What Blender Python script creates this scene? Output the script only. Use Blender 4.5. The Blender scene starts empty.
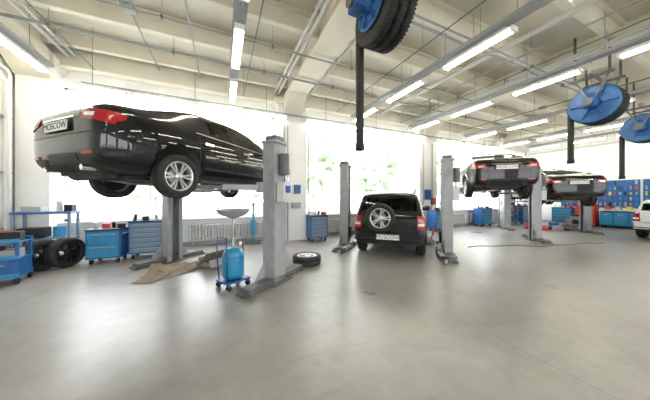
import bpy, bmesh, math, random
from math import sin, cos, pi, radians, atan2, sqrt
from mathutils import Vector, Matrix, noise
from mathutils.bvhtree import BVHTree
random.seed(4)
S = bpy.context.scene
COL = S.collection
YAW = radians(24.3)
def C(u, d):
    return (u*cos(YAW)+d*sin(YAW), -u*sin(YAW)+d*cos(YAW))

# ------------------------------------------------------------ materials
def mat(name, col, rough=.5, metal=0, coat=0, emis=None, es=0, spec=.5, cr=.04):
    m = bpy.data.materials.new(name); m.use_nodes = True
    b = m.node_tree.nodes['Principled BSDF']
    b.inputs['Base Color'].default_value = (*col, 1)
    b.inputs['Roughness'].default_value = rough
    b.inputs['Metallic'].default_value = metal
    b.inputs['Coat Weight'].default_value = coat
    b.inputs['Coat Roughness'].default_value = cr
    b.inputs['Specular IOR Level'].default_value = spec
    if emis:
        b.inputs['Emission Color'].default_value = (*emis, 1)
        b.inputs['Emission Strength'].default_value = es
    return m
def noisy(name, c1, c2, scale=3, rough=.6, r2=None, bump=0, metal=0, detail=6):
    m = mat(name, c1, rough, metal)
    nt = m.node_tree; b = nt.nodes['Principled BSDF']
    tc = nt.nodes.new('ShaderNodeTexCoord'); n = nt.nodes.new('ShaderNodeTexNoise')
    n.inputs['Scale'].default_value = scale; n.inputs['Detail'].default_value = detail
    nt.links.new(tc.outputs['Object'], n.inputs['Vector'])
    r = nt.nodes.new('ShaderNodeValToRGB')
    r.color_ramp.elements[0].position = .3; r.color_ramp.elements[1].position = .7
    r.color_ramp.elements[0].color = (*c1, 1); r.color_ramp.elements[1].color = (*c2, 1)
    nt.links.new(n.outputs['Fac'], r.inputs['Fac'])
    nt.links.new(r.outputs['Color'], b.inputs['Base Color'])
    if r2 is not None:
        mr = nt.nodes.new('ShaderNodeMapRange')
        mr.inputs['To Min'].default_value = rough; mr.inputs['To Max'].default_value = r2
        nt.links.new(n.outputs['Fac'], mr.inputs['Value']); nt.links.new(mr.outputs[0], b.inputs['Roughness'])
    if bump:
        bp = nt.nodes.new('ShaderNodeBump'); bp.inputs['Strength'].default_value = bump
        nt.links.new(n.outputs['Fac'], bp.inputs['Height']); nt.links.new(bp.outputs[0], b.inputs['Normal'])
    return m
M = {}
M['paint'] = mat('paint_black_gloss', (.004,.004,.006), .3, 0, .9, spec=.1, cr=.02)
M['paint2'] = mat('paint_dark_red_black', (.008,.004,.004), .3, 0, .55, spec=.1, cr=.02)
M['paint3'] = mat('paint_black_green', (.004,.005,.005), .3, 0, .55, spec=.1, cr=.02)
M['white_paint'] = mat('paint_silver_white', (.72,.73,.72), .3, .2, 1)
M['rubber'] = noisy('rubber', (.008,.008,.009), (.018,.018,.018), 20, .75)
M['seat'] = noisy('seat_fabric', (.02,.02,.022), (.04,.04,.042), 12, .9)
M['plastic'] = mat('black_plastic', (.012,.012,.013), .5, spec=.3)
M['under'] = noisy('underbody', (.012,.012,.012), (.04,.036,.032), 8, .7)
M['alloy'] = mat('alloy', (.62,.63,.65), .3, .8)
M['chrome'] = mat('chrome', (.85,.85,.86), .12, 1)
M['red'] = mat('tail_red', (.32,.004,.008), .2, 0, .5)
M['redd'] = mat('red_paint', (.5,.04,.03), .4)
M['clear'] = mat('lamp_clear', (.75,.75,.75), .1, .2, 1)
M['plate'] = mat('plate_white', (.85,.85,.85), .4)
M['ink'] = mat('ink_black', (.01,.01,.01), .5)
M['post'] = noisy('lift_grey', (.25,.26,.27), (.33,.34,.35), 5, .42)
M['postd'] = noisy('lift_dark_grey', (.07,.075,.08), (.13,.13,.13), 6, .5)
M['steel'] = noisy('steel', (.30,.30,.31), (.45,.45,.45), 12, .35, metal=.8)
M['blue'] = noisy('blue_paint', (.01,.08,.26), (.015,.11,.32), 6, .4)
M['lblue'] = noisy('light_blue_paint', (.015,.20,.38), (.03,.25,.45), 6, .35)
M['gblue'] = noisy('grey_blue_paint', (.14,.22,.31), (.18,.26,.36), 6, .45)
M['grey'] = mat('grey_paint', (.33,.34,.35), .5)
M['lgrey'] = mat('light_grey', (.55,.55,.54), .5)
M['white'] = noisy('white_enamel', (.78,.77,.74), (.83,.82,.79), 3, .5)
M['wall'] = noisy('wall_plaster', (.80,.80,.79), (.87,.87,.86), 1.2, .8, bump=.03)
M['ceil'] = noisy('ceiling_plaster', (.68,.64,.54), (.80,.76,.66), 1.1, .85, bump=.05)
M['beam'] = noisy('beam_plaster', (.76,.71,.59), (.86,.81,.70), 1.6, .8, bump=.05)
M['frame'] = mat('window_frame_white', (.8,.8,.78), .4)
M['tube'] = mat('fluorescent_tube', (1,1,1), .5, emis=(1,.94,.74), es=28)
M['card'] = noisy('cardboard', (.15,.11,.07), (.28,.21,.14), 4, .85)
M['cable'] = mat('green_cable', (.02,.13,.08), .5)
M['yellow'] = mat('yellow_paint', (.7,.5,.05), .45)
M['asphalt'] = noisy('outdoor_paving', (.42,.44,.42), (.55,.56,.53), .4, .9)
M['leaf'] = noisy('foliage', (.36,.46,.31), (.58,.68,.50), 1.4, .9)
M['bark'] = noisy('bark', (.25,.22,.19), (.35,.31,.27), 6, .9)

def floor_mat():
    m = noisy('floor_concrete', (.200,.193,.182), (.325,.315,.30), .55, .20, r2=.42, bump=.012, detail=8)
    nt = m.node_tree; b = nt.nodes['Principled BSDF']; b.inputs['Specular IOR Level'].default_value = .55
    ramp = [n for n in nt.nodes if n.type == 'VALTORGB'][0]
    tc = [n for n in nt.nodes if n.type == 'TEX_COORD'][0]
    def nz(scale, det, rough=.6, sc=None, rot=0):
        n2 = nt.nodes.new('ShaderNodeTexNoise'); n2.inputs['Scale'].default_value = scale; n2.inputs['Detail'].default_value = det
        n2.inputs['Roughness'].default_value = rough
        if sc:
            mp = nt.nodes.new('ShaderNodeMapping'); mp.inputs['Scale'].default_value = sc; mp.inputs['Rotation'].default_value = (0,0,rot)
            nt.links.new(tc.outputs['Object'], mp.inputs['Vector']); nt.links.new(mp.outputs[0], n2.inputs['Vector'])
        else: nt.links.new(tc.outputs['Object'], n2.inputs['Vector'])
        return n2.outputs['Fac']
    def mrange(s, a, b_, c, d):
        mr = nt.nodes.new('ShaderNodeMapRange')
        for k, v in zip(('From Min','From Max','To Min','To Max'), (a,b_,c,d)): mr.inputs[k].default_value = v
        nt.links.new(s, mr.inputs['Value']); return mr.outputs[0]
    def darken(colsock, facsock, col):
        q = nt.nodes.new('ShaderNodeMix'); q.data_type = 'RGBA'
        nt.links.new(facsock, q.inputs[0]); nt.links.new(colsock, q.inputs[6]); q.inputs[7].default_value = (*col,1)
        return q.outputs[2]
    mx = nt.nodes.new('ShaderNodeMix'); mx.data_type = 'RGBA'; mx.blend_type = 'MULTIPLY'; mx.inputs[0].default_value = 1
    nt.links.new(ramp.outputs['Color'], mx.inputs[6]); nt.links.new(mrange(nz(5, 10, .7), .3, .7, .84, 1.08), mx.inputs[7])
    sp = nt.nodes.new('ShaderNodeSeparateXYZ'); nt.links.new(tc.outputs['Object'], sp.inputs[0])
    def mth(op, a, v=None):
        q = nt.nodes.new('ShaderNodeMath'); q.operation = op
        nt.links.new(a, q.inputs[0])
        if v is not None: q.inputs[1].default_value = v
        return q.outputs[0]
    a = mth('ADD', sp.outputs[0], -2.6+3.15+63); a = mth('DIVIDE', a, 6.3); a = mth('FRACT', a)
    a = mth('SUBTRACT', a, .5); a = mth('ABSOLUTE', a); j1 = mth('LESS_THAN', a, .005/6.3)
    c = darken(mx.outputs[2], mth('MULTIPLY', j1, .6), (.09,.09,.085))
    c = darken(c, mrange(nz(1.7, 4), .61, .72, 0, .35), (.10,.097,.09))
    c = darken(c, mrange(nz(1.0, 6, .7, (.5, 5, 1), radians(-45)), .58, .75, 0, .36), (.085,.083,.078))
    c = darken(c, mrange(nz(9, 3), .69, .75, 0, .5), (.07,.067,.063))
    nt.links.new(c, b.inputs['Base Color'])
    return m
M['floor'] = floor_mat()
def trans_mat(name, tint, fac=None, rough=.02):
    m = bpy.data.materials.new(name); m.use_nodes = True; nt = m.node_tree
    nt.nodes.clear()
    o = nt.nodes.new('ShaderNodeOutputMaterial'); t = nt.nodes.new('ShaderNodeBsdfTransparent')
    t.inputs[0].default_value = (*tint, 1)
    g = nt.nodes.new('ShaderNodeBsdfGlossy'); g.inputs['Roughness'].default_value = rough
    x = nt.nodes.new('ShaderNodeMixShader')
    if fac is None:
        fr = nt.nodes.new('ShaderNodeFresnel'); fr.inputs[0].default_value = 1.5; nt.links.new(fr.outputs[0], x.inputs[0])
    else: x.inputs[0].default_value = fac
    nt.links.new(t.outputs[0], x.inputs[1]); nt.links.new(g.outputs[0], x.inputs[2]); nt.links.new(x.outputs[0], o.inputs[0])
    return m
M['pane'] = trans_mat('window_pane', (1,1,1), .05, .05)
M['glass'] = trans_mat('car_glass', (.26,.29,.28), None)

# ------------------------------------------------------------ builder
class B:
    def __init__(s):
        s.bm = bmesh.new(); s.mats = []
    def mi(s, k):
        if k not in s.mats: s.mats.append(k)
        return s.mats.index(k)
    def box(s, c, sz, k, rz=0, rot=None, taper=None):
        i = s.mi(k); R = rot if rot is not None else Matrix.Rotation(rz, 3, 'Z')
        vs = []
        for z in (-.5, .5):
            t = 1 if (taper is None or z < 0) else taper
            for x, y in ((-.5,-.5),(.5,-.5),(.5,.5),(-.5,.5)):
                vs.append(s.bm.verts.new(Vector(c)+R@Vector((x*sz[0]*t, y*sz[1]*t, z*sz[2]))))
        for f in ((0,3,2,1),(4,5,6,7),(0,1,5,4),(1,2,6,5),(2,3,7,6),(3,0,4,7)):
            fa = s.bm.faces.new([vs[j] for j in f]); fa.material_index = i
    def bar(s, p0, p1, w, h, k):
        p0 = Vector(p0); p1 = Vector(p1); d = p1-p0
        q = d.to_track_quat('X', 'Z').to_matrix()
        s.box((p0+p1)/2, (d.length, w, h), k, rot=q)
    def lathe(s, prof, o, ax, k, seg=28, smooth=True):
        i = s.mi(k); o = Vector(o); q = Vector(ax).to_track_quat('Z', 'Y').to_matrix()
        rings = []
        for r, a in prof:
            if r < 1e-5: rings.append([s.bm.verts.new(o+q@Vector((0,0,a)))])
            else: rings.append([s.bm.verts.new(o+q@Vector((r*cos(2*pi*j/seg), r*sin(2*pi*j/seg), a))) for j in range(seg)])
        for A, Bq in zip(rings, rings[1:]):
            for j in range(seg):
                j2 = (j+1) % seg
                if len(A) == 1 and len(Bq) == 1: continue
                if len(A) == 1: f = s.bm.faces.new([A[0], Bq[j2], Bq[j]][::-1])
                elif len(Bq) == 1: f = s.bm.faces.new([A[j], A[j2], Bq[0]])
                else: f = s.bm.faces.new([A[j], A[j2], Bq[j2], Bq[j]])
                f.material_index = i; f.smooth = smooth
    def cyl(s, p0, p1, r, k, seg=16, r2=None):
        p0 = Vector(p0); p1 = Vector(p1); L = (p1-p0).length; r2 = r if r2 is None else r2
        s.lathe([(0,0),(r,0)], p0, p1-p0, k, seg, False)
        s.lathe([(r,0),(r2,L)], p0, p1-p0, k, seg, True)
        s.lathe([(r2,L),(0,L)], p0, p1-p0, k, seg, False)
    def tube(s, pts, r, k, seg=8):
        i = s.mi(k); pts = [Vector(p) for p in pts]; rings = []
        for n, p in enumerate(pts):
            d = (pts[min(n+1, len(pts)-1)]-pts[max(n-1, 0)]).normalized()
            q = d.to_track_quat('Z', 'Y').to_matrix()
            rings.append([s.bm.verts.new(p+q@Vector((r*cos(2*pi*j/seg), r*sin(2*pi*j/seg), 0))) for j in range(seg)])
        for A, Bq in zip(rings, rings[1:]):
            off = min(range(seg), key=lambda o: (A[0].co-Bq[o].co).length)
            for j in range(seg):
                f = s.bm.faces.new([A[j], A[(j+1)%seg], Bq[(j+1+off)%seg], Bq[(j+off)%seg]]); f.material_index = i; f.smooth = True
        for R in (rings[0], rings[-1]):
            f = s.bm.faces.new(R); f.material_index = i
    def torus(s, c, ax, R, r, k, seg=32, rs=10):
        s.lathe([(R+r*cos(2*pi*j/rs), r*sin(2*pi*j/rs)) for j in range(rs+1)], c, ax, k, seg)
    def grid(s, rows, k, smooth=True):
        i = s.mi(k)
        V = [[(s.bm.verts.new(p) if p is not None else None) for p in r] for r in rows]
        for a in range(len(V)-1):
            for b in range(len(V[0])-1):
                q = [V[a][b], V[a][b+1], V[a+1][b+1], V[a+1][b]]
                if None in q: continue
                f = s.bm.faces.new(q); f.material_index = i; f.smooth = smooth
    def obj(s, name, loc=(0,0,0), rz=0, parent=None, bevel=0, rot=None, norm=True):
        if norm: bmesh.ops.recalc_face_normals(s.bm, faces=s.bm.faces)
        me = bpy.data.meshes.new(name); s.bm.to_mesh(me); s.bm.free()
        for k in s.mats: me.materials.append(M[k])
        o = bpy.data.objects.new(name, me); COL.objects.link(o)
        o.location = loc; o.rotation_euler = rot if rot else (0,0,rz)
        if parent: o.parent = parent
        if bevel:
            b = o.modifiers.new('bevel', 'BEVEL'); b.width = bevel; b.segments = 2; b.limit_method = 'ANGLE'; b.angle_limit = radians(50)
        return o
def empty(name, loc, rz):
    e = bpy.data.objects.new(name, None); COL.objects.link(e); e.location = loc; e.rotation_euler = (0,0,rz); e.empty_display_size = .3
    return e
def text(s, size, loc, rot, parent, name='lettering', k='ink'):
    cu = bpy.data.curves.new('txt', 'FONT'); cu.body = s; cu.size = size; cu.align_x = 'CENTER'; cu.align_y = 'CENTER'; cu.extrude = .001
    o = bpy.data.objects.new('txt', cu); COL.objects.link(o); bpy.context.view_layer.update()
    me = bpy.data.meshes.new_from_object(o.evaluated_get(bpy.context.evaluated_depsgraph_get()))
    bpy.data.objects.remove(o)
    me.materials.clear(); me.materials.append(M[k])
    o = bpy.data.objects.new(name, me); COL.objects.link(o); o.location = loc; o.rotation_euler = rot; o.parent = parent
    return o

# ------------------------------------------------------------ room
XW, XE, YN, YS, ZC = -4.35, 17.8, 8.0, -7.0, 5.45
WB, WT = .84, 4.31
b = B(); b.box(((XW+XE)/2, (YN+YS)/2, -.1), (XE-XW+.6, YN-YS+.6, .2), 'floor'); b.obj('floor')
b = B(); b.box(((XW+XE)/2, (YN+YS)/2, ZC+.1), (XE-XW+.6, YN-YS+.6, .2), 'ceil')
y = 7.45
while y > YS:
    b.box(((XW+XE)/2, y, ZC-.19), (XE-XW, .14, .38), 'beam')
    b.box(((XW+XE)/2, y, ZC-.03), (XE-XW, .32, .06), 'beam')
    y -= 1.35
COLX = [(-3.98, .55), (2.2, 1.0), (8.6, 1.1), (14.9, 1.0)]
for x, w in COLX:
    b.box((x, (YN+YS)/2, 5.13), (.42, YN-YS, .64), 'beam')
    b.box((x, (YN+YS)/2, 4.86), (.62, YN-YS, .12), 'beam')
    i = b.mi('beam')
    v = [b.bm.verts.new((x+q*.31, yy, zz)) for q in (-1, 1) for yy, zz in ((7.56, 4.80), (7.56, 4.25), (6.9, 4.80))]
    for f in ((0,1,2),(3,5,4),(0,3,4,1),(1,4,5,2),(2,5,3,0)):
        fa = b.bm.faces.new([v[k] for k in f]); fa.material_index = i
b.box(((XW+XE)/2, 7.86, 4.95), (XE-XW, .28, .5), 'beam')
b.obj('ceiling', bevel=.015)
bays = [(-3.70, 1.68), (2.72, 8.02), (9.2, 14.35), (15.45, 17.4)]
def window_wall(name, y, sgn, bays):
    b = B(); t = .3; yc = y+sgn*t/2
    L = XE-XW+.6; xc = (XW+XE)/2
    b.box((xc, yc, WB/2), (L, t, WB), 'wall'); b.box((xc, yc, (WT+ZC)/2), (L, t, ZC-WT), 'wall')
    xs = [XW-.3]+[v for p in bays for v in p]+[XE+.3]
    for i in range(0, len(xs), 2):
        b.box(((xs[i]+xs[i+1])/2, yc, (WB+WT)/2), (xs[i+1]-xs[i], t, WT-WB), 'wall')
    for x0, x1 in bays:
        b.box(((x0+x1)/2, y-sgn*.06, WB-.02), (x1-x0+.1, .22, .04), 'white')
    if sgn > 0:
        for x, w in COLX:
            b.box((x, YN-.22, 2.40), (w, .44, 4.8), 'wall')
            b.box((x, YN-.24, 4.7), (w+.2, .5, .22), 'beam')
    b.obj(name)
window_wall('wall_north', YN, 1, bays); window_wall('wall_south', YS, -1, bays)
for nm, x, sg in (('wall_west', XW, -1), ('wall_east', XE, 1)):
    b = B(); b.box((x+sg*.15, (YN+YS)/2, ZC/2), (.3, YN-YS, ZC), 'wall'); b.obj(nm)
n = 0
for yy, sg in ((YN, 1), (YS, -1)):
    for x0, x1 in bays:
        n += 1; b = B(); y = yy+sg*.16; w = x1-x0; hh = WT-WB; zc = (WB+WT)/2
        for xx in (x0+.03, x1-.03): b.box((xx, y, zc), (.06, .08, hh), 'frame')
        for zz in (WB+.03, WT-.03): b.box(((x0+x1)/2, y, zz), (w, .08, .06), 'frame')
        k = max(1, round(w/1.8))
        for i in range(1, k): b.box((x0+w*i/k, y, zc), (.04, .05, hh), 'frame')
        b.box(((x0+x1)/2, y, zc), (w, .006, hh), 'pane')
        b.obj('window_%d' % n)
b = B(); b.box(((XW+XE)/2, YN-.01, .06), (XE-XW, .02, .12), 'grey'); b.obj('baseboard_north')
b = B(); b.box((XE-.01, .5, .06), (.02, 14.9, .12), 'grey'); b.obj('baseboard_east')
b = B()
b.tube([(-4.2, 2, 4.0), (-4.2, 7.0, 4.0), (-4.2, 7.2, 3.95), (-4.2, 7.27, 3.8), (-4.2, 7.27, 0)], .05, 'white', 12)
b.tube([(-4.25, 2, 4.25), (-4.25, 7.35, 4.25), (-4.25, 7.42, 4.15), (-4.25, 7.42, 0)], .03, 'white', 10)
for z in (.8, 2.0, 3.2): b.box((-4.28, 7.3, z), (.12, .3, .03), 'grey')
b.obj('wall_pipes')
b = B()
for dx in (-.3, -.18, .55): b.cyl((2.2+dx, 7.52, .05), (2.2+dx, 7.52, 3.95), .025, 'grey', 10)
b.box((1.98, 7.50, 1.55), (.26, .12, .4), 'lgrey'); b.box((2.35, 7.50, 1.75), (.2, .1, .3), 'blue')
b.box((2.3, 7.50, 1.2), (.3, .12, .2), 'grey'); b.box((2.0, 7.50, 2.3), (.2, .1, .26), 'lgrey')
b.obj('electrical_conduit')
b = B()
for dx in (-.35, .2): b.cyl((8.6+dx, 7.52, .05), (8.6+dx, 7.52, 3.95), .03, 'grey', 10)
b.box((8.5, 7.50, 1.6), (.3, .12, .45), 'blue'); b.box((8.85, 7.50, 1.3), (.2, .12, .3), 'redd')
b.obj('electrical_conduit')
b = B()
for x, z, r in ((1.72, 4.95, .045), (1.60, 4.95, .03), (2.66, 4.9, .03), (8.05, 4.95, .05), (9.15, 4.92, .03), (-3.45, 4.95, .04), (-3.3, 4.95, .025), (7.9, 4.95, .03), (6.0, 4.95, .06)):
    b.cyl((x, 7.7, z), (x, -6.5, z), r, 'lgrey', 10)
    for y in (6.9, 4.1, 1.4, -1.3): b.box((x, y, z+.06), (.03, .03, .2), 'grey')
for y, z, r in ((6.1, 4.74, .03), (5.0, 4.74, .02), (3.2, 4.72, .025), (3.05, 4.72, .02), (1.0, 4.72, .04)):
    b.cyl((-4.2, y, z), (17.6, y, z), r, 'grey', 10)
    for x in range(-3, 17, 2): b.cyl((x, y, z), (x, y, 5.45), .006, 'grey', 5); b.box((x, y, z), (.03, r*2+.02, r*2+.02), 'postd')
for x in (5.3, 6.9, 11.6, 12.8, -1.6, -.6):
    b.cyl((x, 7.7, 5.03), (x, -6, 5.03), .02, 'grey', 8)
for x, y in ((5.3, 4.75), (5.3, 2.1), (11.6, 4.7), (-1.6, 5.4), (-1.6, 4.1)):
    b.box((x, y, 5.02), (.2, .2, .1), 'grey')
b.obj('ceiling_service_pipes')
def radiator(x0, x1, z0=.16, z1=.66):
    b = B(); L = x1-x0
    for z in (z0+.04, z1-.04): b.cyl((0, 0, z), (L, 0, z), .025, 'lgrey', 10)
    n = int(L/.085)
    for i in range(n): b.box((.04+i*.085, 0, (z0+z1)/2), (.045, .11, z1-z0), 'lgrey')
    for xx in (.1, L-.1): b.box((xx, .05, z0/2), (.03, .03, z0), 'lgrey')
    for xx in (.3, L-.3): b.box((xx, .08, z1-.1), (.03, .08, .03), 'lgrey')
    b.obj('radiator', (x0, YN-.16, 0), bevel=.01)
radiator(-.9, 1.4); radiator(3.6, 5.6); radiator(9.5, 11.6); radiator(12.0, 14.2)

# ------------------------------------------------------------ lamps
LZ = 4.3
b = B()
b.box((0, 0, .06), (.16, 1.34, .07), 'white', taper=.8)
for x in (-.045, .045): b.cyl((x, -.62, 0), (x, .62, 0), .021, 'tube', 10)
for y in (-.65, .65): b.box((0, y, .01), (.17, .04, .08), 'white')
proto = b.obj('fluorescent_ceiling_lamp', bevel=.004)
first = True
def lamp(x, y, z, rz=0):
    global first
    if first: o = proto; first = False
    else:
        o = bpy.data.objects.new('fluorescent_ceiling_lamp', proto.data); COL.objects.link(o)
    o.location = (x, y, z); o.rotation_euler = (0,0,rz)
rows = [(-3.65, [6.6, 4.75]), (.27, [6.6, 4.7, 2.8, .9, -1.5, -4]), (4.5, [6.6, 4.75, 2.85, .9, -1.5, -4]), (7.35, [6.6, 4.8, 2.95, 1.1, -1.5]), (10.9, [6.6, 4.9, 3.0, 1.1, -1.5]), (14.2, [6.9, 5.3, 3.7, 2.1, .5]), (16.6, [6.6, 5.0, 3.4])]
for x, ys in rows:
    for y in ys: lamp(x, y, LZ)
    b = B(); y0 = min(ys)-.9; y1 = 7.4
    b.box((x, (y0+y1)/2, LZ+.17), (.20, y1-y0, .012), 'grey')
    for s in (-1, 1): b.box((x+s*.1, (y0+y1)/2, LZ+.20), (.012, y1-y0, .07), 'grey')
    for dx, r in ((-.05,.02),(.0,.015),(.05,.02)): b.cyl((x+dx, y0, LZ+.2), (x+dx, y1, LZ+.2), r, 'ink', 8)
    y = y0+.3
    while y < y1:
        b.cyl((x, y, LZ+.17), (x, y, ZC), .008, 'grey', 6); b.cyl((x, y+.2, LZ+.09), (x, y+.2, LZ+.17), .01, 'grey', 6)
        y += 1.35
    b.obj('cable_tray')
for x in (-2.9, -1.45, 0.0, 1.3, 3.3, 4.8, 6.3, 7.6, 9.9, 11.5, 13.1):
    lamp(x, 7.45, 4.12, pi/2)
b = B()
b.box((5, 7.45, 4.24), (16.2, .05, .04), 'grey')
for x in (-2.9, -.7, 1.3, 3.4, 5.6, 7.6, 9.9, 12.5): b.cyl((x, 7.45, 4.2), (x, 7.45, 5.1), .01, 'grey', 6)
b.obj('lamp_rail')
b = B()
for x in (-2.76, .58, 3.7, 6.6, 9.9):
    b.cyl((x, 7.2, 4.5), (x, -4, 4.5), .010, 'cable', 6)
    for y in (7.1, 3.4, -.6): b.cyl((x, y, 4.5), (x, y, ZC), .006, 'grey', 6)
b.obj('suspension_cables')

# ------------------------------------------------------------ exhaust hose reels
def reel(x, y, z, hose_end, big):
    b = B(); w = .42
    prof = [(.16, -w/2)]
    for c in (-.14, 0, .14):
        for j in range(9):
            a = pi*j/8
            prof.append((.39+.07*sin(a), c-.07*cos(a)))
    prof.append((.16, w/2))
    b.lathe(prof, (0,0,0), (1,0,0), 'rubber', 40)
    for c in (-.14, 0, .14):
        for j in range(60):
            a = 2*pi*j/60
            b.box((c, .445*sin(a), .445*cos(a)), (.10, .02, .03), 'rubber', rot=Matrix.Rotation(-a, 3, 'X'))
    R = .43 if big else .27
    for s in (-1, 1):
        b.lathe([(.1, s*(w/2+.015)), (R, s*(w/2+.015)), (R+.015, s*(w/2+.03)), (R, s*(w/2+.045)), (R*.85, s*(w/2+.03)), (R*.5, s*(w/2+.03)), (R*.45, s*(w/2+.05)), (.1, s*(w/2+.05)), (.1, s*(w/2+.015))], (0,0,0), (1,0,0), 'blue', 40)
        b.cyl((s*(w/2), 0, 0), (s*(w/2+.16), 0, 0), .11, 'blue', 20)
        for j in range(6):
            a = 2*pi*j/6
            b.bar((s*(w/2+.055), .1*cos(a), .1*sin(a)), (s*(w/2+.055), (R-.03)*cos(a), (R-.03)*sin(a)), .03, .02, 'blue')
        b.bar((s*(w/2+.12), 0, 0), (s*(w/2+.12), -.28, .62), .05, .03, 'postd')
        b.bar((s*(w/2+.12), 0, 0), (s*(w/2+.12), .28, .62), .05, .03, 'postd')
        for yy in (-.28, .28):
            b.box((s*(w/2+.12), yy, (ZC-z+.6)/2), (.04, .04, ZC-z-.6), 'postd')
        b.box((s*(w/2+.12), 0, .63), (.06, .7, .05), 'postd')
    b.box((0, 0, .72), (.9, .08, .08), 'post')
    b.box((-(w/2+.24), 0, 0), (.14, .22, .22), 'blue'); b.cyl((-(w/2+.30), 0, 0), (-(w/2+.36), 0, 0), .09, 'postd', 16)
    L0 = .05; L1 = hose_end-z
    prof = []; zz = L0; k = 0
    while zz > L1:
        prof.append((.068 if k % 2 else .056, zz)); zz -= .018; k += 1
    b.lathe([(0, L0)]+prof+[(.07, L1), (.075, L1-.1), (.06, L1-.1), (.055, L1+.05), (0, L1+.05)], (-.12, .43, 0), (0,0,1), 'rubber', 14)
    b.obj('exhaust_hose_reel', (x, y, z))
reel(2.1, 2.62, 4.08, 2.3, False)
reel(8.4, 2.35, 3.72, 2.45, True)
reel(12.6, 2.5, 3.72, 2.2, True)

# ------------------------------------------------------------ cars
def patch(b, bvh, view, cs, k, off=.008, n=10, m=5, skirt=.02):
    rows = []
    for j in range(m+1):
        r = []
        for i in range(n+1):
            s, t = i/n, j/m
            a = (1-t)*((1-s)*cs[0][0]+s*cs[1][0])+t*((1-s)*cs[3][0]+s*cs[2][0])
            z = (1-t)*((1-s)*cs[0][1]+s*cs[1][1])+t*((1-s)*cs[3][1]+s*cs[2][1])
            if view == 'rear': o = Vector((-4, a, z)); d = Vector((1,0,0))
            elif view == 'front': o = Vector((4, a, z)); d = Vector((-1,0,0))
            elif view == 'left': o = Vector((a, 3, z)); d = Vector((0,-1,0))
            else: o = Vector((a, -3, z)); d = Vector((0,1,0))
            h, nn, _, _ = bvh.ray_cast(o, d)
            if h is None: r.append(None)
            else:
                if nn.dot(d) > 0: nn = -nn
                r.append(h+nn*off*.6-d*off*.4)
        rows.append(r)
    b.grid(rows, k)
    if skirt and all(p is not None for r in rows for p in r):
        d = {'rear': Vector((1,0,0)), 'front': Vector((-1,0,0)), 'left': Vector((0,-1,0)), 'right': Vector((0,1,0))}[view]
        e = rows[0]+[r[-1] for r in rows[1:]]+rows[-1][::-1][1:]+[r[0] for r in rows[::-1][1:]]
        b.grid([e, [p+d*(skirt+off) for p in e]], k, False)
def seam(b, bvh, view, pts, w=.01, k='ink', off=.003):
    for (a0, z0), (a1, z1) in zip(pts, pts[1:]):
        dx, dz = a1-a0, z1-z0; L = sqrt(dx*dx+dz*dz); nx, nz = -dz/L*w/2, dx/L*w/2
        patch(b, bvh, view, [(a0-nx, z0-nz), (a1-nx, z1-nz), (a1+nx, z1+nz), (a0+nx, z0+nz)], k, off, max(2, int(L/.06)), 1, 0)

def wheel(b, x, y, z, s, r=.32, w=.2, spokes=6, rimk='alloy', ax=None):
    A = Vector((0, s, 0)) if ax is None else Vector(ax)
    o = Vector((x, y, z)); h = w/2; rr = r*.66
    b.lathe([(rr, -h*.9), (r*.8, -h), (r*.95, -h*.92), (r, -h*.6), (r, -h*.1), (r*.985, -h*.08), (r*.985, h*.08), (r, h*.1), (r, h*.6), (r*.95, h*.92), (r*.8, h), (rr+.01, h*.85), (rr, h*.75)], o, A, 'rubber', 40)
    b.lathe([(rr, -h*.9), (rr*.95, -h*.8), (rr*.92, h*.5), (rr*.97, h*.8), (rr+.008, h*.86), (rr+.008, h*.7)], o, A, rimk, 36)
    b.lathe([(0, h*.02), (rr*.93, h*.02)], o, A, 'under', 24)
    b.lathe([(0, h*.1), (rr*.6, h*.1), (rr*.6, 0)], o, A, 'steel', 24)
    b.lathe([(0, h*.78), (.03, h*.78), (.055, h*.7), (.06, h*.45), (.05, h*.1)], o, A, rimk, 20)
    q = A.to_track_quat('Z', 'Y').to_matrix()
    i = b.mi(rimk)
    for j in range(spokes):
        for tw in (-.085, .085):
            an = 2*pi*j/spokes
            def P(rad, ang, dz): return b.bm.verts.new(o+q@Vector((rad*cos(ang), rad*sin(ang), dz)))
            a0, a1 = an+tw*2.2, an+tw*1.9
            w0, w1 = .16, .07
            v = [P(.045, an-w0+tw, h*.68), P(.045, an+w0+tw, h*.68), P(rr*.97, a1+w1, h*.72), P(rr*.97, a1-w1, h*.72),
                 P(.045, an-w0+tw, h*.3), P(.045, an+w0+tw, h*.3), P(rr*.97, a1+w1, h*.4), P(rr*.97, a1-w1, h*.4)]
            for f in ((0,1,2,3),(4,7,6,5),(0,4,5,1),(1,5,6,2),(3,2,6,7),(0,3,7,4)):
                fa = b.bm.faces.new([v[t] for t in f]); fa.material_index = i

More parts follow.
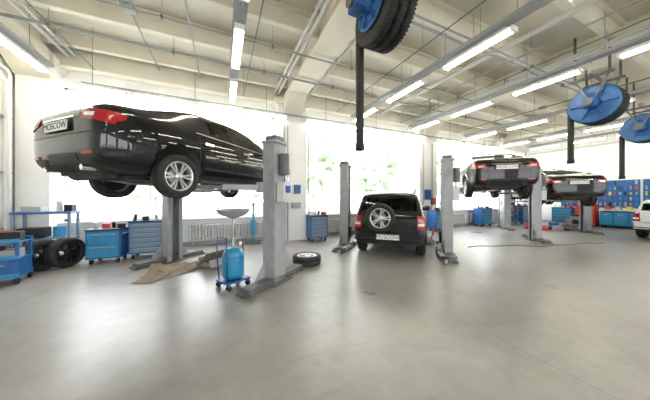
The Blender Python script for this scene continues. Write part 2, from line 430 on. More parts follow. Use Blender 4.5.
def make_body(st, paint, wheels, ra, name):
    mats = [paint, 'glass', 'plastic', 'under']
    bm = bmesh.new(); rings = []
    for row in st:
        x, w, zb, be, top, wr = row[:6]
        H = top-be; g = .93*w
        half = [(0, zb), (.80*w, zb), (.95*w, zb+.06), (w, zb+(be-zb)*.42), (.99*w, zb+(be-zb)*.80), (.95*w, be),
                (wr+(g-wr)*.16, be+H*.82), (wr-.01, be+H*.95), (wr*.55, be+H*.995), (0, top)]
        full = half+[(-a, c) for a, c in half[8:0:-1]]
        rings.append([bm.verts.new((x, a, c)) for a, c in full])
    N = 18
    for si in range(len(st)-1):
        sf = st[si][6] if len(st[si]) > 6 else ''; tf = st[si][7] if len(st[si]) > 7 else ''
        for k in range(N):
            kk = k if k < 9 else 17-k
            A, Bq = rings[si], rings[si+1]; k2 = (k+1) % N
            f = bm.faces.new([A[k], A[k2], Bq[k2], Bq[k]]); f.smooth = True
            m = 0
            if kk == 0: m = 3
            elif kk == 1: m = 2
            elif kk == 5: m = {'g': 1, 'p': 2}.get(sf, 0)
            elif kk in (7, 8) and tf == 'g': m = 1
            f.material_index = m
    for R in (rings[0], rings[-1]):
        mir = lambda k: R[(18-k) % 18]
        for k in range(0, 9):
            vs = [R[k], R[k+1], mir(k+1), mir(k)]
            u = []
            for v in vs:
                if v not in u: u.append(v)
            f = bm.faces.new(u); f.smooth = True
            f.material_index = 2 if k < 2 else 0
    bmesh.ops.recalc_face_normals(bm, faces=bm.faces)
    me = bpy.data.meshes.new(name); bm.to_mesh(me); bm.free()
    for k in mats: me.materials.append(M[k])
    o = bpy.data.objects.new(name, me); COL.objects.link(o)
    m = o.modifiers.new('s', 'SUBSURF'); m.levels = 2; m.render_levels = 2
    cb = B(); [cb.mi(k) for k in mats]
    wmax = max(r[1] for r in st)
    for (x, z) in wheels:
        for s in (-1, 1):
            cb.lathe([(0, 0), (ra, 0), (ra, .6), (0, .6)], (x, s*(wmax-.27), z), (0, s, 0), 'under', 40)
    c = cb.obj('cutter'); bo = o.modifiers.new('b', 'BOOLEAN'); bo.operation = 'DIFFERENCE'; bo.object = c; bo.solver = 'EXACT'
    bpy.context.view_layer.update()
    dg = bpy.context.evaluated_depsgraph_get()
    nm = bpy.data.meshes.new_from_object(o.evaluated_get(dg))
    o.modifiers.clear(); o.data = nm; bpy.data.objects.remove(c)
    bv = BVHTree.FromPolygons([v.co.copy() for v in nm.vertices], [list(p.vertices) for p in nm.polygons])
    return o, bv

SEDAN = [
 (-2.27,.66,.42,.80,.86,.50),
 (-2.24,.74,.34,.92,.99,.60),
 (-2.17,.80,.29,.99,1.06,.68),
 (-1.98,.845,.26,1.01,1.09,.70),
 (-1.75,.86,.24,1.01,1.13,.69,'','g'),
 (-1.48,.865,.23,1.01,1.22,.665,'','g'),
 (-1.20,.865,.22,1.00,1.325,.63,'','g'),
 (-.92,.87,.20,.99,1.40,.59,'',''),
 (-.80,.87,.20,.985,1.42,.58,'g',''),
 (-.12,.87,.20,.97,1.44,.58,'p',''),
 (-.03,.87,.20,.965,1.44,.58,'g',''),
 (.50,.87,.20,.955,1.41,.57,'g','g'),
 (.85,.87,.20,.945,1.26,.59,'g','g'),
 (1.15,.87,.20,.93,1.12,.62,'','g'),
 (1.42,.865,.20,.91,.99,.66),
 (1.85,.845,.22,.82,.91,.62),
 (2.12,.78,.25,.74,.82,.56),
 (2.24,.66,.34,.62,.68,.46)]
SUV = [
 (-1.93,.72,.50,.84,.90,.60),
 (-1.91,.79,.40,.96,1.02,.68),
 (-1.87,.82,.34,1.04,1.10,.70,'','g'),
 (-1.74,.83,.30,1.04,1.50,.66,'',''),
 (-1.64,.84,.28,1.04,1.60,.64,'g',''),
 (-1.00,.85,.26,1.03,1.65,.64,'p',''),
 (-.90,.85,.26,1.03,1.65,.64,'g',''),
 (-.16,.85,.26,1.01,1.65,.64,'p',''),
 (-.08,.85,.26,1.01,1.64,.64,'g',''),
 (.52,.85,.26,.99,1.58,.63,'g','g'),
 (.80,.85,.26,.98,1.36,.64,'','g'),
 (1.05,.85,.26,.95,1.04,.68),
 (1.5,.84,.27,.90,.98,.66),
 (1.82,.79,.30,.82,.90,.60),
 (1.93,.68,.42,.68,.74,.50)]

def common_side(b, bv, doors, belt, z0):
    for v in ('left', 'right'):
        for x in doors: seam(b, bv, v, [(x, z0), (x, belt)], .012)
        seam(b, bv, v, [(doors[0], z0), (doors[-1], z0)], .012)
        for x in doors[:-1]:
            patch(b, bv, v, [(x+.08, belt-.15), (x+.26, belt-.15), (x+.26, belt-.115), (x+.08, belt-.115)], 'chrome', .035, 6, 2, .03)
def mirror(b, x, z, w, k):
    for s in (-1, 1):
        b.bar((x, s*(w-.07), z-.03), (x, s*(w+.06), z), .05, .03, 'plastic')
        b.lathe([(0, -.13), (.05, -.125), (.075, -.08), (.08, 0), (.07, .08), (.04, .115), (0, .12)], (x, s*(w+.13), z+.04), (0, s, .15), k, 16)
def interior(b, dz, xr):
    for s in (-1, 1):
        b.box((.10, s*.36, .42+dz), (.5, .48, .14), 'seat')
        b.box((-.17, s*.36, .78+dz), (.14, .46, .60), 'seat', rot=Matrix.Rotation(-.2, 3, 'Y'), taper=.85)
        b.box((-.27, s*.36, 1.15+dz), (.09, .24, .15), 'seat', rot=Matrix.Rotation(-.15, 3, 'Y'))
    b.box((-.75, 0, .44+dz), (.5, 1.2, .16), 'seat')
    b.box((xr, 0, .78+dz), (.14, 1.2, .52), 'seat', rot=Matrix.Rotation(-.25, 3, 'Y'))
    for y in (-.38, .38): b.box((xr-.10, y, 1.08+dz), (.08, .24, .13), 'seat')
    b.box((.98, 0, .78+dz), (.35, 1.3, .2), 'plastic')
    b.torus((.68, .36, .86+dz), (-1, 0, .45), .18, .014, 'plastic', 24, 8); b.bar((.70, .36, .85+dz), (.9, .36, .78+dz), .05, .05, 'plastic')
    b.box((.72, 0, 1.27+dz), (.03, .2, .06), 'plastic')

def sedan(loc, heading, paint, variant, droop):
    e = empty('sedan_car', loc, heading)
    r = .325; xs = (-1.32, 1.36)
    o, bv = make_body(SEDAN, paint, [(x, r) for x in xs], .375, 'body'); o.parent = e
    b = B()
    for s in (-1, 1):
        v = 'left' if s > 0 else 'right'
        if variant == 0:
            patch(b, bv, 'rear', [(s*.50, .87), (s*.80, .80), (s*.79, .955), (s*.47, .95)], 'red', .012, 14, 6)
            patch(b, bv, 'rear', [(s*.55, .885), (s*.70, .865), (s*.70, .915), (s*.55, .920)], 'clear', .016, 6, 4, 0)
            patch(b, bv, v, [(-2.16, .80), (-2.0, .87), (-1.98, .93), (-2.16, .95)], 'red', .012, 10, 5)
        else:
            patch(b, bv, 'rear', [(s*.46, .80), (s*.79, .78), (s*.79, .92), (s*.50, .91)], 'red', .012, 14, 6)
            patch(b, bv, 'rear', [(s*.54, .83), (s*.68, .82), (s*.68, .86), (s*.54, .865)], 'clear', .016, 6, 4, 0)
            patch(b, bv, v, [(-2.16, .79), (-1.98, .85), (-1.98, .93), (-2.16, .93)], 'red', .012, 10, 5)
        patch(b, bv, 'rear', [(s*.50, .43), (s*.66, .44), (s*.66, .475), (s*.50, .465)], 'red', .01, 6, 2)
        b.cyl((-2.24, s*.42, .30), (-1.9, s*.42, .31), .035, 'chrome' if variant == 0 else 'under', 14)
    patch(b, bv, 'rear', [(-.42, .36), (.42, .36), (.38, .46), (-.38, .46)], 'plastic', .01, 14, 4)
    patch(b, bv, 'rear', [(-.36, .885), (.36, .885), (.36, .91), (-.36, .91)], 'chrome', .02, 12, 2)
    patch(b, bv, 'rear', [(-.30, .74), (.30, .74), (.30, .88), (-.30, .88)], 'plastic', .004, 12, 2, 0)
    seam(b, bv, 'rear', [(-.70, .70), (.70, .70)], .014)
    seam(b, bv, 'rear', [(-.43, .70), (-.43, 1.02)], .01); seam(b, bv, 'rear', [(.43, .70), (.43, 1.02)], .01)
    common_side(b, bv, [-.98, -.06, .93], .955, .30)
    for v in ('left', 'right'):
        seam(b, bv, v, [(-1.02, .985), (-.1, .968), (.8, .945), (1.1, .935)], .018, 'chrome', .006)
        seam(b, bv, v, [(-1.72, .62), (-1.98, .70)], .01)
        seam(b, bv, v, [(-.9, .42), (.9, .40)], .035, 'plastic', .01)
        patch(b, bv, v, [(1.75, .62), (2.1, .62), (2.08, .72), (1.72, .78)], 'clear', .01, 8, 4)
    for s in (-1, 1):
        patch(b, bv, 'front', [(s*.40, .60), (s*.72, .62), (s*.72, .73), (s*.40, .70)], 'clear', .01, 10, 4)
    patch(b, bv, 'front', [(-.34, .50), (.34, .50), (.36, .64), (-.36, .64)], 'plastic', .01, 10, 4)
    mirror(b, .78, .98, .86, paint)
    interior(b, -.03, -1.05); b.box((-1.45, 0, .98), (.55, 1.15, .03), 'seat')
    b.lathe([(.03, 0), (.02, .05), (0, .08)], (-.75, 0, 1.41), (-.3, 0, 1), paint, 10)
    b.box((0, 0, .21), (3.6, .9, .05), 'under')
    b.cyl((-1.95, -.38, .27), (-1.95, .38, .27), .10, 'under', 16)
    b.tube([(-1.9, 0.1, .24), (-1.5, .05, .17), (-.6, .05, .16), (.9, .05, .17)], .03, 'steel')
    b.cyl((-.4, .05, .16), (.1, .05, .16), .07, 'steel')
    b.bar((-1.32, -.7, r-droop), (-1.32, .7, r-droop), .1, .08, 'under')
    for s in (-1, 1):
        b.cyl((-1.32, s*.55, r-droop), (-1.36, s*.53, .62), .045, 'plastic', 10)
        b.bar((-1.30, s*.62, r-droop-.03), (-.75, s*.5, .22), .06, .05, 'under')
        b.bar((1.36, s*.70, r-droop-.08), (1.2, s*.3, .22), .07, .05, 'under')
        b.cyl((1.36, s*.6, r-droop), (1.3, s*.57, .65), .04, 'plastic', 10)
        for x in xs: wheel(b, x, s*.76, r-droop, s, r, .20, 6 if variant == 0 else 5)
    if variant == 0:
        b.bar((-2.1, 0, .30), (-2.36, 0, .28), .06, .06, 'under'); b.cyl((-2.36, 0, .27), (-2.37, 0, .38), .018, 'under'); b.torus((-2.37, 0, .4), (0,0,1), .01, .024, 'steel', 14, 8)
        b.bar((-2.05, -.45, .27), (-2.05, .45, .27), .07, .07, 'under')
    b.obj('trim_and_wheels', parent=e)
    pb = B(); pb.box((0,0,0), (.012, .52, .115), 'plate')
    h, _, _, _ = bv.ray_cast(Vector((-4, 0, .80)), Vector((1,0,0)))
    px = h.x-.03
    pb.box((.02, 0, 0), (.03, .3, .06), 'plastic')
    pb.obj('licence_plate', (px, 0, .805), parent=e, bevel=.003)
    text('MOSCOW', .115, (px-.008, 0, .805), (pi/2, 0, -pi/2), e)
    return e

def boxcar(name, loc, heading, paint, sx=1, sz=1, spare=True):
    e = empty(name, loc, heading)
    st = [tuple([r[0]*sx, r[1], r[2]*(sz if sz == 1 else .8), r[3]*sz, r[4]*sz, r[5]]+list(r[6:])) for r in SUV]
    r = .345 if spare else .32; xs = (-1.17*sx, 1.22*sx)
    o, bv = make_body(st, paint, [(x, r) for x in xs], r+.05, 'body'); o.parent = e
    b = B(); Z = lambda z: z*sz
    for s in (-1, 1):
        patch(b, bv, 'rear', [(s*.64, Z(.72)), (s*.80, Z(.72)), (s*.79, Z(1.02)), (s*.65, Z(1.04))], 'red', .014, 8, 8)
        patch(b, bv, 'rear', [(s*.66, Z(.80)), (s*.79, Z(.80)), (s*.79, Z(.86)), (s*.66, Z(.86))], 'clear', .018, 6, 3, 0)
        v = 'left' if s > 0 else 'right'
        patch(b, bv, v, [(-1.86*sx, Z(.74)), (-1.74*sx, Z(.76)), (-1.74*sx, Z(1.0)), (-1.84*sx, Z(1.03))], 'red', .012, 5, 6)
        patch(b, bv, 'rear', [(s*.50, Z(.47)), (s*.66, Z(.47)), (s*.66, Z(.51)), (s*.50, Z(.51))], 'red', .03, 5, 2)
        if spare:
            b.tube([(-1.45, s*.60, 1.60), (-1.38, s*.61, 1.67), (.1, s*.61, 1.69), (.25, s*.60, 1.61)], .016, 'grey', 8)
            for xx in (-1.4, -.6, .15): b.cyl((xx, s*.61, 1.58), (xx, s*.61, 1.68), .02, 'grey', 8)
        patch(b, bv, 'front', [(s*.40, Z(.62)), (s*.72, Z(.64)), (s*.72, Z(.76)), (s*.40, Z(.76))], 'clear', .01, 10, 4)
    bx = -1.95*sx
    b.box((bx, 0, Z(.54)), (.16, 1.48, .20), paint)
    b.box((bx-.005, 0, Z(.54)-.05), (.17, 1.50, .03), 'plastic')
    b.box((bx+.03, 0, Z(.40)), (.14, 1.3, .09), 'plastic')
    b.box((bx-.09, 0, Z(.60)), (.03, .56, .03), 'plastic')
    seam(b, bv, 'rear', [(-.60, Z(.68)), (.60, Z(.68))], .014)
    seam(b, bv, 'rear', [(-.64, Z(.68)), (-.66, Z(1.1))], .012); seam(b, bv, 'rear', [(.64, Z(.68)), (.66, Z(1.1))], .012)
    common_side(b, bv, [-1.0*sx, -.12*sx, .85*sx], Z(1.0), Z(.38))
    for v in ('left', 'right'):
        seam(b, bv, v, [(-.8*sx, Z(.52)), (.85*sx, Z(.52))], .10, 'plastic', .012)
    mirror(b, .72*sx, Z(1.08), .86, paint)
    interior(b, .10 if spare else 0, -1.0)
    h1, _, _, _ = bv.ray_cast(Vector((-4, 0, Z(1.16))), Vector((1,0,0))); h2, _, _, _ = bv.ray_cast(Vector((-4, .3, Z(1.35))), Vector((1,0,0)))
    if h1 and h2: b.bar(h1+Vector((-.02,0,0)), h2+Vector((-.025,0,0)), .018, .015, 'ink')
    for x in xs:
        for s in (-1, 1):
            pts = [(x+(r+.055)*cos(a), s*.845, r+(r+.055)*sin(a)) for a in [pi*t/14 for t in range(15)]]
            b.tube(pts, .03, 'plastic' if spare else paint, 8)
    b.box((0, 0, .30), (3.2, .9, .06), 'under')
    b.cyl((-1.17*sx, -.7, r), (-1.17*sx, .7, r), .05, 'under', 12); b.lathe([(0,-.12),(.12,-.08),(.14,0),(.12,.08),(0,.12)], (-1.17*sx, 0, r), (0,1,0), 'under', 16)
    b.cyl((-1.75, -.4, .36), (-1.75, .15, .36), .09, 'under'); b.cyl((-2.0, .45, .33), (-1.6, .42, .33), .03, 'steel')
    for s in (-1, 1):
        for x in xs: wheel(b, x, s*.745, r, s, r, .21, 5)
    if spare:
        yo = .16
        wheel(b, -2.06, yo, .98, 1, .345, .20, 5, ax=(-1,0,0))
        b.box((-1.95, yo, .98), (.12, .2, .2), 'plastic')
    b.obj('trim_and_wheels', parent=e)
    pb = B(); pb.box((0,0,0), (.012, .52, .115), 'plate'); pb.box((.03, 0, 0), (.05, .3, .05), 'plastic')
    px = bx-.10
    pb.obj('licence_plate', (px, 0, Z(.535)), parent=e, bevel=.003)
    text('MOSCOW', .115, (px-.008, 0, Z(.535)), (pi/2, 0, -pi/2), e)
    return e

H45 = radians(45)
def place(u, d, z): x, y = C(u, d); return (x, y, z)
AX = (sin(radians(20.7)), cos(radians(20.7))); RT = (AX[1], -AX[0])
wr = (-2.15, 3.40)
ctr = (wr[0]-.86*RT[0]+1.32*AX[0], wr[1]-.86*RT[1]+1.32*AX[1])
sedan(place(*ctr, 1.52), H45, 'paint', 0, .07)
boxcar('suv_car', place(1.47+2.0*AX[0], 5.35+2.0*AX[1], 0), H45, 'paint')
sedan(place(5.98, 8.62, 1.53), H45, 'paint2', 1, .07)
sedan(place(9.8, 10.2, 1.20), H45, 'paint3', 1, .07)
boxcar('station_wagon', (15.35, 2.1, 0), 0, 'white_paint', 1.03, .88, False)

# ------------------------------------------------------------ lifts
def lift(pn, pf, zc, arms, H=2.4):
    n = Vector(C(*pn)); f = Vector(C(*pf)); c = (n+f)/2; d = n-f
    rz = atan2(d.y, d.x)+pi/2; h = d.length/2
    b = B()
    for s in (-1, 1):
        Y = s*h
        b.box((0, Y+s*.11, H/2), (.30, .02, H), 'post')
        for t in (-1, 1):
            b.box((t*.15, Y, H/2), (.02, .24, H), 'post')
            b.box((t*.12, Y-s*.12, H/2), (.08, .02, H), 'post')
        b.cyl((0, Y+s*.02, .1), (0, Y+s*.02, H-.02), .025, 'steel', 12)
        b.box((0, Y, H+.01), (.36, .30, .05), 'post'); b.box((0, Y, H+.07), (.24, .22, .10), 'postd')
        b.box((0, Y, .012), (.5, .42, .024), 'postd')
        b.box((0, Y+s*.02, .06), (1.45, .20, .09), 'postd')
        b.box((-.72, Y+s*.02, .025), (.1, .26, .03), 'postd'); b.box((.72, Y+s*.02, .025), (.1, .26, .03), 'postd')
        for t in (-1, 1):
            i = b.mi('post'); v = [b.bm.verts.new(p) for p in ((t*.16, Y+.06, .1), (t*.42, Y+.06, .1), (t*.16, Y+.06, .42), (t*.16, Y+.08, .1), (t*.42, Y+.08, .1), (t*.16, Y+.08, .42))]
            for q in ((0,1,2),(3,5,4),(0,3,4,1),(1,4,5,2),(2,5,3,0)):
                fa = b.bm.faces.new([v[k] for k in q]); fa.material_index = i
        zz = zc
        b.box((0, Y-s*.04, zz+.30), (.21, .14, .72), 'postd')
        b.box((0, Y-s*.17, zz-.02), (.46, .10, .16), 'post')
        b.box((0, Y-s*.15, zz+.35), (.18, .06, .30), 'plastic')
        for t in (-1, 1):
            p0 = Vector((t*.17, Y-s*.19, zz-.03))
            p1 = Vector((arms[0 if t < 0 else 1][0], s*arms[0 if t < 0 else 1][1], zz-.03)); m = p0.lerp(p1, .6)
            b.cyl(p0+Vector((0,0,-.08)), p0+Vector((0,0,.09)), .055, 'postd', 14)
            b.bar(p0, m, .12, .09, 'post'); b.bar(m-(p1-p0)*.12, p1, .085, .06, 'postd')
            b.cyl(p1+Vector((0,0,-.04)), p1+Vector((0,0,.06)), .04, 'steel', 12)
            b.cyl(p1+Vector((0,0,.06)), p1+Vector((0,0,.10)), .07, 'rubber', 16)
    Y = -h
    b.box((.0, Y-.20, 1.55), (.22, .14, .34), 'lgrey'); b.cyl((0, Y-.20, H-.55), (0, Y-.20, H-.2), .09, 'postd', 16)
    b.box((.0, Y-.285, 1.6), (.12, .02, .12), 'blue')
    b.tube([(0, Y-.2, 1.72), (0.05, Y-.2, 2.0), (0, Y-.2, H-.5)], .012, 'ink')
    b.obj('two_post_lift', (c.x, c.y, 0), rz, bevel=.006)
lift((-.88, 4.0), (-3.55, 5.3), 1.66, [(-.75, .50), (.75, .50)])
lift((3.1, 5.8), (.60, 6.80), .10, [(-.95, 1.22), (.95, 1.22)])
lift((7.25, 7.87), (4.63, 8.86), 1.66, [(-.7, .6), (.7, .6)])
lift((11.1, 9.7), (8.5, 10.7), 1.33, [(-.7, .6), (.7, .6)])

# ------------------------------------------------------------ floor items
b = B()
b.lathe([(0,.14),(.13,.14),(.165,.17),(.17,.2),(.17,.50),(.165,.54),(.13,.60),(.06,.63),(0,.635)], (0,0,0), (0,0,1), 'lblue', 28)
for z in (.2, .5): b.torus((0,0,z), (0,0,1), .168, .006, 'blue', 28, 6)
b.box((0,0,.11), (.42,.34,.03), 'blue')
for x in (-.17,.17):
    for y in (-.15,.15):
        b.cyl((x,y-.018,.042), (x,y+.018,.042), .042, 'rubber', 16); b.box((x,y,.08), (.03,.05,.05), 'steel')
b.cyl((0,0,.6), (0,0,1.12), .018, 'steel', 12); b.cyl((0,0,.62), (0,0,.78), .03, 'steel', 12)
b.lathe([(.02,1.10),(.06,1.12),(.22,1.19),(.265,1.25),(.275,1.255),(.262,1.262),(.21,1.21),(.05,1.14),(0,1.135)], (0,0,0), (0,0,1), 'grey', 32)
b.tube([(-.18,-.12,.12),(-.2,-.14,.5),(-.2,-.14,.82),(-.2,.14,.82),(-.2,.14,.5),(-.18,.12,.12)], .012, 'blue')
b.cyl((.06,-.10,.58), (.06,-.10,.70), .012, 'steel'); b.lathe([(0,0),(.035,0),(.035,.02),(0,.02)], (.06,-.1,.7), (.5,-1,.2), 'white', 16)
b.tube([(.1,.05,.6),(.2,.08,.72),(.25,.1,.55),(.24,.1,.3),(.2,.1,.16)], .010, 'ink')
x, y = C(-1.52, 3.78); b.obj('oil_drain_tank', (x,y,0), .5)
b = B(); wheel(b, 0, 0, .1, 1, .31, .20, 5, ax=(0,0,1))
x, y = C(-.40, 5.05); b.obj('car_wheel', (x,y,0))
b = B(); wheel(b, 0, 0, .31, -1, .31, .20, 5, 'plastic'); b.obj('car_wheel', (-3.30, 6.52, 0), 1.0)
b = B(); wheel(b, 0, 0, .31, -1, .31, .20, 5, 'plastic'); b.obj('car_wheel', (-2.98, 6.60, 0), 1.0)
b = B()
for (cx, cy, w, l, a, z) in ((0,0,.8,.5,.2,.006),(.25,.2,.6,.45,-.5,.022),(-.30,-.1,.5,.35,.8,.014),(-.1,.25,.5,.4,1.2,.03)):
    rows = []
    for i in range(9):
        r = []
        for j in range(6):
            px = (i/8-.5)*w; py = (j/5-.5)*l
            r.append(Vector((cx+px*cos(a)-py*sin(a), cy+px*sin(a)+py*cos(a), z+.09*(i/8)**3*(1 if j > 2 else .4))))
        rows.append(r)
    b.grid(rows, 'card', False)
    b.grid([[p-Vector((0,0,.005)) for p in r] for r in rows], 'card', False)
x, y = C(-2.98, 4.38); b.obj('cardboard_sheets', (x,y,0), .4, norm=False)
b = B()
for (c, s, rx, ry) in (((0,0,.02),(.5,.36,.012),0,0), ((0,.18,.11),(.5,.012,.2),.25,0), ((0,-.18,.09),(.5,.012,.16),-.4,0), ((.25,0,.11),(.012,.36,.2),0,.3), ((-.25,0,.08),(.012,.36,.14),0,-.6)):
    b.box(c, s, 'grey', rot=(Matrix.Rotation(rx,3,'X')@Matrix.Rotation(ry,3,'Y')))
b.box((.05,.02,.08), (.28,.2,.12), 'under', .3); b.cyl((-.1,-.05,.05), (.12,.1,.16), .04, 'under')
b.box((-.05,-.05,.20), (.5,.03,.30), 'card', rot=Matrix.Rotation(.7,3,'X'))
x, y = C(-2.40, 4.95); b.obj('metal_parts_tray', (x,y,0), .7)

def cabinet(loc, w, h, dd, k1, k2, rz=0, drawers=5, top=True, name='tool_cabinet', stuff=True):
    b = B(); z0 = .12
    b.box((0,0,z0+(h-z0)/2), (w,dd,h-z0), k1)
    b.box((0,0,h+.012), (w+.03,dd+.03,.025), 'plastic' if top else k1)
    dh = (h-z0-.06)/drawers
    for i in range(drawers):
        z = z0+.03+dh*(i+.5)
        b.box((0,-dd/2-.008,z), (w-.06,.018,dh-.015), k2)
        b.box((0,-dd/2-.026,z+dh*.3), (w*.7,.02,.016), 'grey')
    for sx in (-1,1):
        for sy in (-1,1):
            b.cyl((sx*(w/2-.07)-.02,sy*(dd/2-.07),.055), (sx*(w/2-.07)+.02,sy*(dd/2-.07),.055), .055, 'rubber', 16)
            b.box((sx*(w/2-.07),sy*(dd/2-.07),.11), (.06,.06,.03), 'steel')
    b.tube([(w/2,-dd*.35,h-.1),(w/2+.06,-dd*.35,h-.08),(w/2+.06,dd*.35,h-.08),(w/2,dd*.35,h-.1)], .012, 'steel')
    if stuff:
        random.seed(int(loc[0]*100))
        for i in range(4):
            xx = -w*.4+w*.8*i/3
            if i % 2: b.box((xx,random.uniform(-.1,.1),h+.025+.05), (.12,.15,.10), random.choice(['grey','plastic','redd','lgrey']), random.random())
            else: b.cyl((xx,random.uniform(-.1,.1),h+.024), (xx,0,h+.16), .035, random.choice(['blue','lgrey','plastic']))
    b.obj(name, loc, rz, bevel=.006)
cabinet((-2.36, 6.80, 0), .60, .74, .5, 'blue', 'lblue', -.05, 2)
cabinet((-1.62, 7.0, 0), .76, .88, .48, 'blue', 'gblue', 0, 6)
cabinet((2.95, 7.2, 0), .62, .85, .45, 'blue', 'gblue', 0, 5)
cabinet((8.7, 7.15, 0), .7, .9, .45, 'blue', 'lblue', 0, 4)
cabinet((12.3, 7.4, 0), .8, .9, .45, 'blue', 'lblue', 0, 4)
cabinet((15.5, 7.2, 0), .8, 1.0, .45, 'blue', 'gblue', 0, 4)
cabinet((16.5, 7.3, 0), .8, .9, .45, 'lblue', 'blue', 0, 4)
cabinet((17.3, 5.2, 0), .7, 1.05, .5, 'redd', 'redd', -pi/2, 5)
cabinet((17.3, 6.1, 0), .8, .9, .5, 'blue', 'lblue', -pi/2, 4)
b = B()
for sx in (-1,1):
    for sy in (-1,1):
        b.box((sx*.33,sy*.2,.42), (.04,.04,.66), 'blue'); b.cyl((sx*.33-.02,sy*.2,.05),(sx*.33+.02,sy*.2,.05),.05,'rubber',16)
for z in (.12,.42,.70):
    b.box((0,0,z), (.72,.46,.02), 'blue')
    for sy in (-1,1): b.box((0,sy*.22,z+.03), (.72,.015,.07), 'lblue')
b.box((0,-.2,.27), (.66,.02,.26), 'blue'); b.box((-.34,0,.4), (.015,.4,.55), 'blue'); b.box((.34,0,.27), (.015,.4,.28), 'blue')
b.box((0,-.215,.33), (.4,.02,.02), 'grey')
b.box((-.1,0,.53), (.34,.3,.18), 'plastic'); b.box((.2,0,.50), (.2,.25,.14), 'grey')
b.box((.14,0,.79),(.34,.22,.16),'plastic',.1); b.box((.14,0,.88),(.12,.03,.03),'redd',.1)
b.cyl((-.2,0,.71),(-.2,0,.88),.05,'lgrey'); b.tube([(-.36,-.2,.7),(-.44,-.2,.82),(-.44,.2,.82),(-.36,.2,.7)],.014,'steel')
b.obj('tool_trolley', (-3.50, 5.78, 0), .15, bevel=.004)
b = B()
b.box((0,0,1.12), (.95,.4,.05), 'blue'); b.box((0,0,.55), (.9,.36,.03), 'gblue')
for sx in (-1,1):
    for sy in (-1,1): b.box((sx*.44,sy*.17,.55), (.05,.05,1.1), 'gblue')
b.box((-.2,0,1.20),(.3,.25,.12),'grey'); b.cyl((.2,0,1.14),(.2,0,1.38),.05,'lgrey'); b.box((.36,.05,1.22),(.14,.2,.15),'plastic')
b.box((-.2,0,.68),(.4,.3,.22),'plastic'); b.cyl((.2,0,.57),(.2,0,.8),.1,'lblue')
b.box((.0,-.05,.12),(.7,.2,.22),'grey')
b.obj('workbench', (-3.60, 7.28, 0), 0, bevel=.004)
b = B()
b.box((0,0,.03),(.4,.4,.06),'postd'); b.cyl((0,0,.05),(0,0,1.2),.03,'lblue'); b.cyl((0,0,.3),(0,0,.75),.07,'lblue',18); b.box((0,0,1.25),(.08,.26,.1),'lblue'); b.tube([(0,.1,.7),(.1,.15,.9),(.05,.1,1.15)],.01,'ink')
x, y = C(-2.3, 7.3); b.obj('transmission_jack', (x,y,0))
b = B()
b.box((0,0,.09),(.55,.24,.1),'postd'); b.bar((-.1,0,.14),(.22,0,.24),.1,.05,'postd'); b.cyl((.22,0,.24),(.22,0,.28),.05,'steel'); b.bar((-.25,0,.15),(-.65,0,.75),.03,.03,'redd')
for sx in (-.22,.22):
    for sy in (-.12,.12): b.cyl((sx,sy-.02,.05),(sx,sy+.02,.05),.05,'steel',14)
x, y = C(3.3, 7.4); b.obj('floor_jack', (x,y,0), 1.2)
b = B(); pts = []
for i in range(60):
    t = i/59; u = 4.2+4.6*t; d = 6.7+.5*t+.10*sin(t*9)+.05*sin(t*23); x, y = C(u, d); pts.append((x, y, .009))
b.tube(pts, .009, 'postd', 8); b.obj('air_hose')
b = B(); random.seed(9)
for i in range(18):
    u = random.uniform(9.6, 11.3); d = random.uniform(10.2, 11.0); x, y = C(u, d)
    if i % 3 == 0: b.cyl((x,y,0),(x,y,.12+.1*random.random()),.08+.05*random.random(),'under')
    elif i % 3 == 1: h = .1+.25*random.random(); b.box((x,y,h/2),(.3*random.random()+.12,.2,h),random.choice(['grey','plastic','card','blue','redd']),random.random()*3)
    else: b.torus((x,y,.03),(0,0,1),.12,.03,'under',20,8)
b.obj('loose_car_parts')
b = B()
for sx in (-.45,.45):
    for sy in (-.2,.2): b.box((sx,sy,.75),(.04,.04,1.5),'gblue')
for z in (.15,.6,1.05,1.48):
    b.box((0,0,z),(.94,.44,.03),'gblue')
    for i in range(4):
        h = .1+.07*((i*7+int(z*10)) % 4); b.box((-.33+i*.22,0,z+.015+h/2),(.17,.28,h),['plastic','lgrey','redd','blue','card'][(i+int(z*10)) % 5])
b.obj('parts_shelf', (14.2, 7.2, 0))
b = B()
for yy in (2.9, 4.3, 5.7):
    b.box((XE-.03, yy, 1.65), (.04, 1.32, 1.35), 'blue')
    random.seed(int(yy*10))
    for i in range(8):
        for j in range(5):
            if random.random() < .8:
                k = random.choice(['steel','grey','plastic','yellow','redd','lblue','plastic']); hh = random.uniform(.08,.2)
                b.box((XE-.06, yy-.56+i*.16, 1.15+j*.26), (.04, random.uniform(.02,.08), hh), k)
b.obj('tool_board')
b = B(); y0, y1 = 3.35, 4.75
b.box((17.4,(y0+y1)/2,.86),(.7,y1-y0,.05),'lgrey'); b.box((17.42,(y0+y1)/2,.45),(.6,y1-y0-.1,.7),'blue')
for i in range(3):
    b.box((17.11,y0+.25+i*.45,.45),(.02,.4,.6),'lblue'); b.box((17.09,y0+.25+i*.45,.65),(.02,.15,.02),'lgrey')
for i in range(4): b.box((17.4,y0+.2+i*.32,.96),(.2,.16,.16),['plastic','yellow','grey','redd'][i])
for sx in (-.2,.2):
    for yy in (y0+.1,y1-.1): b.box((17.42+sx,yy,.05),(.05,.05,.1),'plastic')
b.obj('workbench')
b = B()
for i in range(5): b.box((0,-.4+i*.2,.12),(1.2,.1,.02),'card')
for xx in (-.5,0,.5): b.box((xx,0,.055),(.1,.9,.11),'card')
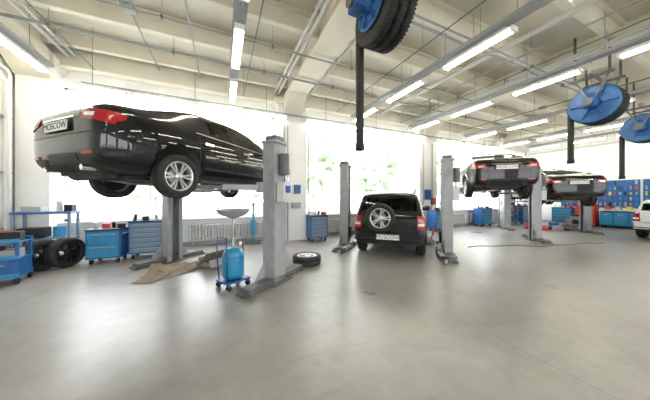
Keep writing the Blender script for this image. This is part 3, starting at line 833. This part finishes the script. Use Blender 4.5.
b.box((-.2,0,.35),(.5,.4,.42),'steel'); b.box((-.2,0,.6),(.42,.26,.1),'under')
for i in range(4): b.cyl((-.38+i*.12,-.2,.45),(-.38+i*.12,-.32,.40),.03,'steel')
b.cyl((.3,-.1,.13),(.3,-.1,.4),.16,'under'); b.box((.35,.25,.25),(.3,.25,.24),'grey')
b.cyl((-.45,.0,.3),(-.55,.0,.3),.12,'under')
b.obj('engine_on_pallet', (16.0, 5.2, 0), .3)
b = B(); b.box((XE-.03, .5, 4.2), (.06, 14.8, .10), 'lgrey'); b.obj('trim_1')

# ------------------------------------------------------------ outside
b = B(); b.box((6, 0, -.35), (160, 160, .1), 'asphalt'); b.obj('ground_outside')
for i, (x, y, s) in enumerate(((3.5,24,3.0),(9.5,24,3.6),(-5,22,2.6),(19,25,3.6),(34,27,4.2))):
    b = B(); b.cyl((0,0,-.3),(0,0,s*1.2),.18,'bark',10,.1)
    for j in range(7):
        a = j*2.4; c = Vector((cos(a)*s*.45*(j > 0), sin(a)*s*.4*(j > 0), s*1.15+(j % 3)*s*.3))
        before = set(b.bm.verts)
        bmesh.ops.create_icosphere(b.bm, subdivisions=3, radius=s*.5, matrix=Matrix.Translation(c))
        li = b.mi('leaf')
        for v in b.bm.verts:
            if v not in before:
                v.co += (v.co-c)*.35*noise.noise(v.co*1.3)+ (v.co-c)*.2*noise.noise(v.co*4)
                for f in v.link_faces: f.material_index = li
    b.obj('tree', (x, y, 0))

# ------------------------------------------------------------ world, camera
w = bpy.data.worlds.new('World'); S.world = w; w.use_nodes = True
bg = w.node_tree.nodes['Background']; bg.inputs[0].default_value = (.95,.97,1,1); bg.inputs[1].default_value = 8.3
cam = bpy.data.cameras.new('cam'); co = bpy.data.objects.new('camera', cam); COL.objects.link(co)
co.location = (0,0,1.45); co.rotation_euler = (pi/2, 0, -YAW)
cam.sensor_width = 36; cam.lens = 36*228/650; cam.shift_y = -2/650; cam.clip_start = .05; cam.clip_end = 300
S.camera = co
S.view_settings.view_transform = 'Standard'
